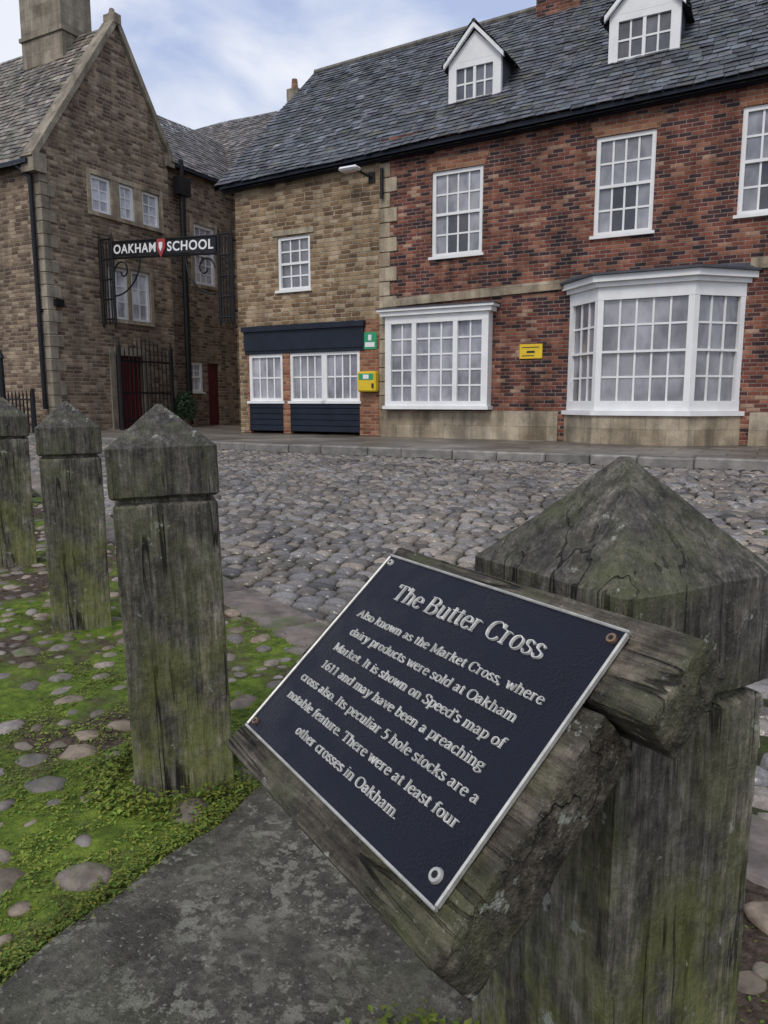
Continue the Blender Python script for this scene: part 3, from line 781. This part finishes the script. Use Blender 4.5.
for i in range(2600):
    th=R()*6.28; ph=math.acos(U(-1,1)); r=.34*(R()**.25)*(1+.2*noise.noise(Vector((th*2,ph*3,1))))
    p=Vector((math.sin(ph)*math.cos(th)*r,math.sin(ph)*math.sin(th)*r,math.cos(ph)*r*1.4+.6)); s=U(.015,.035)
    q=Vector((U(-1,1),U(-1,1),U(-1,1))).normalized(); w=q.orthogonal().normalized()
    k=U(.4,1.2); mb.poly([p-q*s,p+w*s*.6,p+q*s,p-w*s*.6],(.035*k,.07*k,.025*k))
mb.tube((0,0,0),(0,0,.4),.03,6,col=(.05,.035,.02))
mb.tube((0,0,0),(0,0,.25),.14,10,.17,col=(.12,.06,.04))
mb.obj('potted_shrub',MAT['leaf'],M=FRAME@T(-15.7,16.6,PAVE))

# ---------------------------------------------------------------- wooden posts
def wood(name,axis='z',green=0.0,cols=None,dark=1.0):
    t=NT(name,.7,.3); v=t.obj(); x,y,z=t.sep(v)
    S3=lambda a,b:(a,a,b) if axis=='z' else (b,a,a)
    g1=t.noise(t.mapv(v,scale=S3(60,4.5)),1.0,7,.72,.3)
    g2=t.noise(t.mapv(v,scale=S3(170,22)),1.0,4,.65)
    iso=t.noise(t.mapv(v,loc=(3,3,1)),34,7,.8)
    c=t.ramp(g1,cols)
    c=t.mix(.8,c,t.ramp(g2,[(.3,.45),(.68,1.3)]),'MULTIPLY')
    c=t.mix(.85,c,t.ramp(iso,[(.34,.4),(.66,1.35)]),'MULTIPLY')
    big=t.noise(t.mapv(v,scale=S3(1,.8)),5,7,.75)
    c=t.mix(1.0,c,t.ramp(big,[(.34,.32*dark),(.5,.8*dark),(.66,1.4*dark)]),'MULTIPLY')
    stn=t.noise(t.mapv(v,scale=S3(9,1.4),loc=(2,5,1)),1,4,.6); c=t.mix(.55,c,t.ramp(stn,[(.36,.35),(.56,1.1)]),'MULTIPLY')
    gr=t.noise(t.mapv(v,loc=(9,1,3)),6,4,.7); c=t.mix(t.ramp(gr,[(.48,0),(.70,.55)]),c,t.mix(iso,(.04,.05,.018),(.16,.18,.06)))
    if green:
        mg=t.n('ShaderNodeMapRange'); t.L(z,mg.inputs[0]); mg.inputs[1].default_value=.75; mg.inputs[2].default_value=.0
        gm=t.math('MULTIPLY',mg.outputs[0],t.ramp(t.noise(t.mapv(v,scale=(1,1,.6)),9,7,.7),[(.42,0),(.60,1)]))
        c=t.mix(t.math('MULTIPLY',gm,green),c,t.mix(iso,(.06,.07,.012),(.30,.32,.07)))
    cn=t.noise(t.mapv(v,scale=S3(15,.7),loc=(1,8,4)),1.0,3,.5,.2)
    ck=t.ramp(t.math('ABSOLUTE',t.math('SUBTRACT',cn,.5)),[(.003,0),(.010,1)])
    gate=t.ramp(t.noise(t.mapv(v,loc=(6,6,6)),3.5,2,.5),[(.45,1),(.55,0)])
    ck=t.math('MAXIMUM',ck,gate)
    c=t.mix(1.0,c,t.mix(ck,(.15,.14,.13),(1,1,1)),'MULTIPLY')
    lich=t.noise(t.mapv(v,loc=(4,2,8)),15,7,.7); c=t.mix(t.ramp(lich,[(.63,0),(.67,.7)]),c,(.36,.38,.32))
    sp=t.noise(v,140,3,.7); c=t.mix(t.ramp(sp,[(.62,0),(.72,.4)]),c,(.28,.29,.24))
    h=t.math('ADD',t.math('MULTIPLY',ck,2.0),t.math('ADD',g2,t.math('ADD',g1,iso)))
    return t.out(c,t.bump(t.noise(v,220,4,.75),.6,.0025,t.bump(h,.9,.005)),t.ramp(big,[(.35,.5),(.65,.85)]))
WP=wood('weathered_post_oak','z',.75,[(.28,(.035,.031,.025)),(.42,(.11,.098,.078)),(.56,(.20,.18,.148)),(.72,(.35,.32,.265))])
WCAP=wood('weathered_cap_oak','z',0,[(.28,(.024,.022,.018)),(.42,(.07,.063,.053)),(.58,(.14,.125,.105)),(.74,(.25,.23,.195))])
WB=wood('weathered_board_oak','x',0,[(.28,(.022,.018,.013)),(.42,(.075,.063,.046)),(.56,(.14,.12,.09)),(.72,(.25,.215,.165))])
def post(x,y,z0,w,heave,hblk,hap,rot,lean=(0,0)):
    hw=w/2; sh=hw*.95
    M=T(x,y,z0)@Matrix.Rotation(lean[0],4,'X')@Matrix.Rotation(lean[1],4,'Y')@Matrix.Rotation(math.radians(rot),4,'Z')
    root=empty('wooden_post',M); sd=R()*40; nS=16; N=4*(nS+1)
    def sec(h):
        c=min(.004,h*.3); pts=[]
        base=[(-h+c+(2*h-2*c)*i/nS,-h) for i in range(nS+1)]
        for k in range(4):
            an=k*math.pi/2
            for px,py in base: pts.append((px*math.cos(an)-py*math.sin(an),px*math.sin(an)+py*math.cos(an)))
        return pts
    def build(prof,name,mat,amp):
        mb=MB()
        for z,h in prof:
            for px,py in sec(h):
                q=Vector((px*10+sd,py*10,z*3)); d=noise.noise(q)*.0022*amp+noise.noise(Vector((px*70+sd,py*70,z*4)))*.0012
                ck=max(0,noise.noise(Vector((px*38+sd,py*38,z*1.0+5)))-.42); d-=ck*.03
                ed=min(abs(px),abs(py))/max(h,1e-4)
                if ed>.93: d-=abs(noise.noise(Vector((px*5+sd,py*5,z*26))))*.006
                l=math.hypot(px,py)+1e-6
                if h<.03: d=0
                fz=noise.noise(Vector((px*20,py*20,z*10+sd)))*.0015*amp
                mb.v.append((px*(1+d/l),py*(1+d/l),z+fz))
        for r in range(len(prof)-1):
            for k in range(N):
                a=r*N+k;b=r*N+(k+1)%N; mb.f.append((a,b,b+N,a+N)); mb.c.append((1,1,1))
        mb.f.append(tuple(range((len(prof)-1)*N,len(prof)*N))); mb.c.append((1,1,1))
        mb.obj(name,mat,root,smooth=True,sharp=32)
    prof=[(-.05,sh)]; top=hblk-.024; n=40
    for i in range(n+1): prof.append((top*i/n,sh))
    prof+=[(hblk-.02,sh-.004),(hblk-.013,sh-.018),(hblk+.01,sh-.018)]
    build(prof,'shaft',WP,1)
    prof=[(hblk-.004,sh-.019),(hblk-.003,sh-.003),(hblk+.004,hw-.001)]
    for i in range(1,9): prof.append((hblk+.004+(heave-hblk-.006)*i/8,hw))
    prof.append((heave,hw-.002))
    for i in range(1,19):
        f=i/18; prof.append((heave+(hap-heave)*f,(hw-.003)*(1-f)+.006*f))
    build(prof,'pyramid_cap',WCAP,1.3)
post(.345,1.06,0,.305,.848,.69,1.003,30)
post(-.585,2.04,0,.28,.965,.835,1.075,17,(0,math.radians(-1.6)))
post(-1.49,3.53,0,.28,.965,.84,1.085,24,(0,math.radians(-.6)))
post(-2.5,4.9,.0,.29,.99,.86,1.11,26)
post(-3.6,6.1,.02,.29,.99,.86,1.11,30)

# ---------------------------------------------------------------- plaque
E=Vector((.529,-.848,0)).normalized(); V=Vector((-.643,-.377,-.666)).normalized(); Nn=V.cross(E); 
if Nn.z<0: Nn=-Nn
Yv=Nn.cross(E)
O=Vector((.0139,1.117,.8455))
PM=Matrix(((E.x,Yv.x,Nn.x,O.x),(E.y,Yv.y,Nn.y,O.y),(E.z,Yv.z,Nn.z,O.z),(0,0,0,1)))
W_,H_=.454,.328
PB=Bld('information_plaque',PM)
MAT['woodb']=WB
def plank(name,x0,x1,y0,y1,z0,z1,sd):
    mb=MB(); c_=Vector(((x0+x1)/2,(y0+y1)/2,(z0+z1)/2)); c=.004
    def P(x,y,z,nn):
        ox=min(x-x0,x1-x);oy=min(y-y0,y1-y);oz=min(z-z0,z1-z)
        cx=min(max(x,x0+c),x1-c);cy=min(max(y,y0+c),y1-c);cz=min(max(z,z0+c),z1-c)
        d=Vector((x-cx,y-cy,z-cz)); 
        d=d.normalized()*c if d.length>1e-9 else Vector(nn)*0
        p=Vector((cx,cy,cz))+d
        dirn=Vector(nn)
        near=Vector((( (x-c_.x)>0)*2-1 if ox<.006 else 0,((y-c_.y)>0)*2-1 if oy<.006 else 0,((z-c_.z)>0)*2-1 if oz<.006 else 0))
        if near.length>0: dirn=near.normalized()
        q=noise.noise(Vector((p.x*4+sd,p.y*18,p.z*18)))*.0018+noise.noise(Vector((p.x*9+sd,p.y*100,p.z*100)))*.0009
        q-=max(0,noise.noise(Vector((p.x*2+sd,p.y*45,p.z*45)))-.42)*.018*(.35 if ox<.01 else 1)
        two=sorted((ox,oy,oz))[1]
        if two<.006: q-=abs(noise.noise(Vector((p.x*16+sd,p.y*16,p.z*16))))*.004
        if dirn.z>.3: q=min(q,0)
        return p+dirn*q
    def grid(f,n,m,nn):
        i0=len(mb.v)
        for i in range(n+1):
            for j in range(m+1): mb.v.append(tuple(P(*f(i/n,j/m),nn)))
        for i in range(n):
            for j in range(m):
                k=i0+i*(m+1)+j; mb.f.append((k,k+1,k+m+2,k+m+1)); mb.c.append((1,1,1))
    X=lambda t:x0+(x1-x0)*t; Y=lambda t:y0+(y1-y0)*t; Z=lambda t:z0+(z1-z0)*t
    nx,ny,nz=90,48,20
    grid(lambda a,b:(X(a),Y(b),z1),nx,ny,(0,0,1)); grid(lambda a,b:(X(a),Y(b),z0),nx,ny,(0,0,-1))
    grid(lambda a,b:(X(a),y0,Z(b)),nx,nz,(0,-1,0)); grid(lambda a,b:(X(a),y1,Z(b)),nx,nz,(0,1,0))
    grid(lambda a,b:(x0,Y(a),Z(b)),ny,nz,(-1,0,0)); grid(lambda a,b:(x1,Y(a),Z(b)),ny,nz,(1,0,0))
    me=mb.obj(name,WB,PB.e,smooth=True)
    bm=bmesh.new(); bm.from_mesh(me.data); bmesh.ops.remove_doubles(bm,verts=bm.verts,dist=.0004); bmesh.ops.recalc_face_normals(bm,faces=bm.faces); bm.to_mesh(me.data); bm.free()
    me.data.set_sharp_from_angle(angle=math.radians(34))
    return me
plank('upper_plank',-.012,W_+.072,-.084,.022,-.068,-.003,3)
plank('lower_plank',-.022,W_+.028,-H_-.038,-.090,-.076,-.003,11)
bk=PB.g('bracket','woodb'); bk.box(.10,.17,-.28,-.02,-.15,-.078,bev=.006); bk.box(.30,.37,-.28,-.02,-.15,-.078,bev=.006)
bk.box(.09,.38,-.12,-.0,-.19,-.1,bev=.006)
t=NT('dark_blue_cast_plate',.35,.25); v=t.obj()
n=t.noise(v,300,2,.6); n2=t.noise(v,9,4,.7)
c=t.mix(t.ramp(n2,[(.4,0),(.7,.6)]),(.003,.004,.010),(.007,.010,.024))
rg=t.ramp(n2,[(.38,.12),(.60,.5)])
MAT['plate']=t.out(c,t.bump(n,.8,.0016,t.bump(t.noise(v,60,3),.4,.002)),rg)
MAT['silver']=plain('cast_aluminium',(.55,.54,.50),.42,.5,.3,60,.0005,metal=.35)
MAT['letters']=plain('worn_silver_letters',(.60,.59,.55),.45,.5,.4,80,.0004,metal=.15)
MAT['brass']=plain('dull_brass',(.32,.2,.13),.4,.5,.3,60,0,metal=.8)
MAT['hole']=plain('screw_recess_shade',(.01,.01,.01),.6,.3,.1,4)
pl=PB.g('plate','plate'); pl.box(0.002,W_-.002,-H_+.002,-.002,-.002,.003,bev=.001)
fr=PB.g('frame','silver'); b_=.0035
fr.box(0,W_,-b_,0,-.002,.0062,bev=.0015); fr.box(0,W_,-H_,-H_+b_,-.002,.0062,bev=.0015)
fr.box(0,b_,-H_+b_,-b_,-.002,.006,bev=.0015); fr.box(W_-b_,W_,-H_+b_,-b_,-.002,.006,bev=.0015)
for (x,y,m,r) in ((.014,-.014,'silver',.0055),(W_-.014,-.015,'brass',.0065),(W_-.022,-H_+.024,'silver',.008),(.014,-H_+.014,'brass',.0055)):
    PB.g('screws',m).tube((x,y,.003),(x,y,.0062),r,20,r*.85); 
    PB.g('screw_slot_shade','hole').tube((x,y,.0062),(x,y,.0066),r*.45,12)  # black disc on the head, shade of the recess put into its colour
# lettering -------------------------------------------------------------
GL={
'A':(6.8,"0.6,0 3.3,7 6,0;1.6,2.4 5,2.4;-.1,0 1.5,0;5,0 6.8,0"),
'B':(6,"1,0 1,7;~1,7 3.5,7 4.6,5.4 3.4,3.8 1,3.7;~1,3.7 4,3.7 5.1,1.9 3.8,0 1,0;.2,0 1,0;.2,7 1,7"),
'C':(6.4,"~5.5,5.4 4.6,6.7 3.2,7.1 1.2,6 .6,3.5 1.3,1 3.3,-.1 4.8,.4 5.7,1.6;5.5,5.2 5.5,7"),
'I':(3,"1.5,0 1.5,7;.5,0 2.5,0;.5,7 2.5,7"),
'M':(8.4,"1.2,0 1.2,7;1.2,7 4.2,.6;4.2,.6 7.2,7;7.2,7 7.2,0;.3,0 2.1,0;6.2,0 8.2,0;.3,7 1.2,7;7.2,7 8.1,7"),
'O':(7,"~3.5,7.1 1.2,6 .5,3.5 1.2,1 3.5,-.1 5.8,1 6.5,3.5 5.8,6 3.5,7.1"),
'S':(5,"~4.2,5.6 3.4,6.8 2.2,7.1 .8,6.2 .9,4.8 2.4,3.8 4,2.8 4.2,1.2 2.8,-.1 1.4,.1 .5,1.6;.5,0 .5,1.7;4.2,5.4 4.2,7"),
'T':(6,"3,0 3,7;.4,7 5.6,7;.4,7 .3,5.6;5.6,7 5.7,5.6;2,0 4,0"),
'a':(4.7,"~.8,4 1.9,5 3.1,4.4 3.2,3;3.2,3.6 3.2,.7;3.2,.5 4.2,.3;~3.2,3 1.2,2.3 .6,1.1 1.4,0 3.2,.9"),
'b':(5,"1,7.2 1,.3;.3,7.2 1,7.2;~1,4 2.4,5 4.2,4.2 4.5,2.5 4,.8 2.4,-.1 1,.7"),
'c':(4.2,"~3.8,4 2.6,5 1.1,4.2 .6,2.5 1.1,.7 2.6,-.1 3.9,1"),
'd':(5.2,"4.2,7.2 4.2,0;3.5,7.2 4.2,7.2;4.2,0 4.9,0;~4.2,4 2.8,5 1,4.2 .6,2.5 1,.8 2.6,-.1 4.2,.9"),
'e':(4.4,".8,2.9 3.9,2.9;~3.9,2.9 3.5,4.5 2.3,5 1.1,4.3 .6,2.5 1.1,.7 2.6,-.1 4,1"),
'f':(3.2,"~3.4,6.7 2.6,7.3 1.6,6.6 1.4,5;1.4,5.5 1.4,0;.4,5 2.8,5;.5,0 2.3,0"),
'g':(4.8,"~2.3,5 .9,4.3 .9,2.9 2.3,2.2 3.7,2.9 3.7,4.3 2.3,5;~1.4,2.2 .9,1.2 3.6,.6 4.2,-.8 2.3,-2 .5,-1.2 .9,0 1.6,.6;3.4,4.7 4.6,4.9"),
'h':(5.4,"1.1,7.2 1.1,0;.4,7.2 1.1,7.2;.3,0 1.9,0;~1.1,3.9 2.6,5 3.9,4.4 4.1,3;4.1,3.4 4.1,0;3.3,0 4.9,0"),
'i':(2.6,"1.3,5 1.3,0;.5,5 1.3,5;.4,0 2.2,0;1.3,6.3 1.3,7.1"),
'k':(5.2,"1.1,7.2 1.1,0;.4,7.2 1.1,7.2;.3,0 1.9,0;1.1,2.1 3.9,5;2.2,3.1 4.4,0;3.2,5 4.6,5;3.6,0 5.1,0"),
'l':(2.6,"1.3,7.2 1.3,0;.5,7.2 1.3,7.2;.4,0 2.2,0"),
'm':(8,"1.1,5 1.1,0;.4,5 1.1,5;.3,0 1.9,0;~1.1,3.9 2.5,5 3.7,4.4 3.9,3;3.9,3.4 3.9,0;3.1,0 4.7,0;~3.9,3.9 5.3,5 6.5,4.4 6.7,3;6.7,3.4 6.7,0;5.9,0 7.5,0"),
'n':(5.4,"1.1,5 1.1,0;.4,5 1.1,5;.3,0 1.9,0;~1.1,3.9 2.6,5 3.9,4.4 4.1,3;4.1,3.4 4.1,0;3.3,0 4.9,0"),
'o':(4.8,"~2.4,5 1,4.2 .6,2.5 1,.8 2.4,-.1 3.8,.8 4.2,2.5 3.8,4.2 2.4,5"),
'p':(5,"1.1,5 1.1,-2.2;.4,5 1.1,5;.3,-2.2 2,-2.2;~1.1,4 2.5,5 4.2,4.2 4.5,2.5 4,.8 2.5,-.1 1.1,.8"),
'r':(3.8,"1.1,5 1.1,0;.4,5 1.1,5;.3,0 2,0;~1.1,3.8 2,4.9 3.4,4.6"),
's':(3.8,"~3.2,4 2.6,4.8 1.8,5 .8,4.4 1,3.2 2.2,2.6 3.3,1.8 3.2,.5 2,-.1 1.2,0 .5,1.1"),
't':(3.1,"1.4,6.3 1.4,1;~1.4,1.2 1.8,.1 2.9,.5;.3,5 2.7,5"),
'u':(5.4,"1.1,5 1.1,1.4;.3,5 1.1,5;~1.1,1.6 1.5,.2 2.8,0 4.1,1.1;4.1,5 4.1,0;3.3,5 4.1,5;4.1,0 4.9,0"),
'v':(5,".8,5 2.6,0;2.6,0 4.3,5;0,5 1.7,5;3.5,5 5,5"),
'w':(7,".7,5 2.2,0;2.2,0 3.6,4.8;3.6,4.8 5,0;5,0 6.4,5;0,5 1.5,5;5.7,5 7,5"),
'y':(5,".8,5 2.6,.2;~4.3,5 2.6,.2 1.8,-1.6 .5,-2;0,5 1.7,5;3.5,5 5,5"),
',':(2.2,"1.1,.6 1.1,0 .6,-1"),'.':(2.2,"1,0 1,.8"),"'":(1.8,"1,7.2 .8,5.6"),
'1':(4.6,"2.4,0 2.4,7;2.4,7 1,6;1.2,0 3.6,0"),'6':(4.8,"~4,6.8 2,6 .9,3.6 .9,1.4 2.4,-.1 4,1 4,3 2.5,4.2 1,3"),
'5':(4.8,"4,7 1.4,7;1.4,7 1.1,4;~1.1,4 3,4.2 4.2,2.2 3,0 .6,.3"),' ':(2.6,"")}
def cr(P,n=5):
    out=[]
    Q=[P[0]]+P+[P[-1]]
    for i in range(1,len(Q)-2):
        p0,p1,p2,p3=Q[i-1:i+3]
        for k in range(n):
            t=k/n; out.append(tuple(.5*((2*p1[d])+(-p0[d]+p2[d])*t+(2*p0[d]-5*p1[d]+4*p2[d]-p3[d])*t*t+(-p0[d]+3*p1[d]-3*p2[d]+p3[d])*t**3) for d in (0,1)))
    out.append(P[-1]); return out
def stroke(mb,P,thick,thin,sc,ox,oy,zb,zt,YS):
    n=len(P); L=[]
    for i in range(n):
        a=P[max(0,i-1)];b=P[min(n-1,i+1)]; dx,dy=b[0]-a[0],b[1]-a[1]; l=math.hypot(dx,dy) or 1; dx/=l;dy/=l
        w=(thin+(thick-thin)*abs(dy)**1.5)/2
        x,y=P[i]; L.append((x,y,-dy*w,dx*w/YS))
    def tr(x,y,z): return (ox+x*sc,oy+y*sc*YS,z)
    k=.55; vs=[]
    for x,y,nx,ny in L:
        vs+=[tr(x+nx,y+ny,zb),tr(x+nx*k,y+ny*k,zt),tr(x-nx*k,y-ny*k,zt),tr(x-nx,y-ny,zb)]
    fs=[]
    for i in range(n-1):
        for q in range(3): fs.append((i*4+q,i*4+q+1,i*4+4+q+1,i*4+4+q))
    fs+=[(0,1,2,3),((n-1)*4+3,(n-1)*4+2,(n-1)*4+1,(n-1)*4)]
    mb.mesh(vs,fs)
def twidth(s,track): return sum(GL[c][0]+track for c in s)
def text(s,xc,y,sc,thick,thin,track=0,zt=.0052,YS=.74):
    mb=PB.g('lettering','letters'); x=xc-twidth(s,track)*sc/2; 
    for c in s:
        adv,st=GL[c]
        for q in st.split(';'):
            if not q: continue
            cv=q[0]=='~'; P=[tuple(float(k) for k in p.split(',')) for p in q.lstrip('~').split()]
            if cv: P=cr(P)
            stroke(mb,P,thick,thin,sc,x,y,.0028,zt+U(-.00004,.00004),YS)
        x+=(adv+track)*sc
lines=["Also known as the Market Cross, where","dairy products were sold at Oakham","Market. It is shown on Speed's map of","1611 and may have been a preaching","cross also. Its peculiar 5 hole stocks are a","notable feature. There were at least four","other crosses in Oakham."]
wsc=.378/twidth(lines[0],.2)
for i,l in enumerate(lines):
    text(l,W_/2+.0,-(.108+i*.0298)-2.5*wsc*.74,wsc,1.0,.55,.2)
ts=.300/twidth("The Butter Cross",.15)
text("The Butter Cross",W_/2,-.057-2.8*ts*.84,ts,.95,.42,.15,.006,YS=.84)
PB.done(smooth=())

# ---------------------------------------------------------------- camera, light, sky
cam=bpy.data.cameras.new('Camera'); co=bpy.data.objects.new('Camera',cam); scene.collection.objects.link(co)
cam.sensor_fit='VERTICAL'; cam.sensor_height=36; cam.sensor_width=27; cam.lens=740/1024*36
co.location=(0,0,1.08); co.rotation_euler=(math.pi/2-math.atan(110/740),0,0)
cam.clip_start=.02; cam.clip_end=2000; scene.camera=co
el,az=math.radians(48),math.radians(205)   # az measured clockwise from +Y
sun=bpy.data.lights.new('sun','SUN'); so=bpy.data.objects.new('sun',sun); scene.collection.objects.link(so)
sun.energy=1.5; sun.angle=math.radians(20); sun.color=(1,.94,.85)
d=Vector((math.sin(az)*math.cos(el),math.cos(az)*math.cos(el),math.sin(el)))
so.rotation_euler=d.to_track_quat('Z','Y').to_euler()
w=bpy.data.worlds.new('World'); scene.world=w; w.use_nodes=True; nt=w.node_tree; bg=nt.nodes['Background']
sk=nt.nodes.new('ShaderNodeTexSky'); sk.sky_type='NISHITA'; sk.sun_disc=False; sk.sun_elevation=el; sk.sun_rotation=az; sk.air_density=1; sk.dust_density=2
tc=nt.nodes.new('ShaderNodeTexCoord'); mp=nt.nodes.new('ShaderNodeMapping'); mp.inputs['Scale'].default_value=(1,1,2.0); mp.inputs['Rotation'].default_value=(0.2,.1,.5)
nt.links.new(tc.outputs['Generated'],mp.inputs[0])
no=nt.nodes.new('ShaderNodeTexNoise'); no.inputs['Scale'].default_value=4.0; no.inputs['Detail'].default_value=5; no.inputs['Roughness'].default_value=.52; no.inputs['Distortion'].default_value=.3
nt.links.new(mp.outputs[0],no.inputs['Vector'])
rp=nt.nodes.new('ShaderNodeValToRGB'); e=rp.color_ramp.elements
e[0].position=.38; e[0].color=(3.2/8,3.8/8,5.5/8,1); e[1].position=.60; e[1].color=(6.2/8,6.4/8,6.9/8,1)
nt.links.new(no.outputs['Fac'],rp.inputs[0])
sc=nt.nodes.new('ShaderNodeVectorMath'); sc.operation='SCALE'; sc.inputs['Scale'].default_value=8; nt.links.new(rp.outputs[0],sc.inputs[0])
mx=nt.nodes.new('ShaderNodeMix'); mx.data_type='RGBA'; mx.inputs[0].default_value=.88; nt.links.new(sk.outputs[0],mx.inputs[6]); nt.links.new(sc.outputs[0],mx.inputs[7])
nt.links.new(mx.outputs[2],bg.inputs[0]); bg.inputs[1].default_value=.15
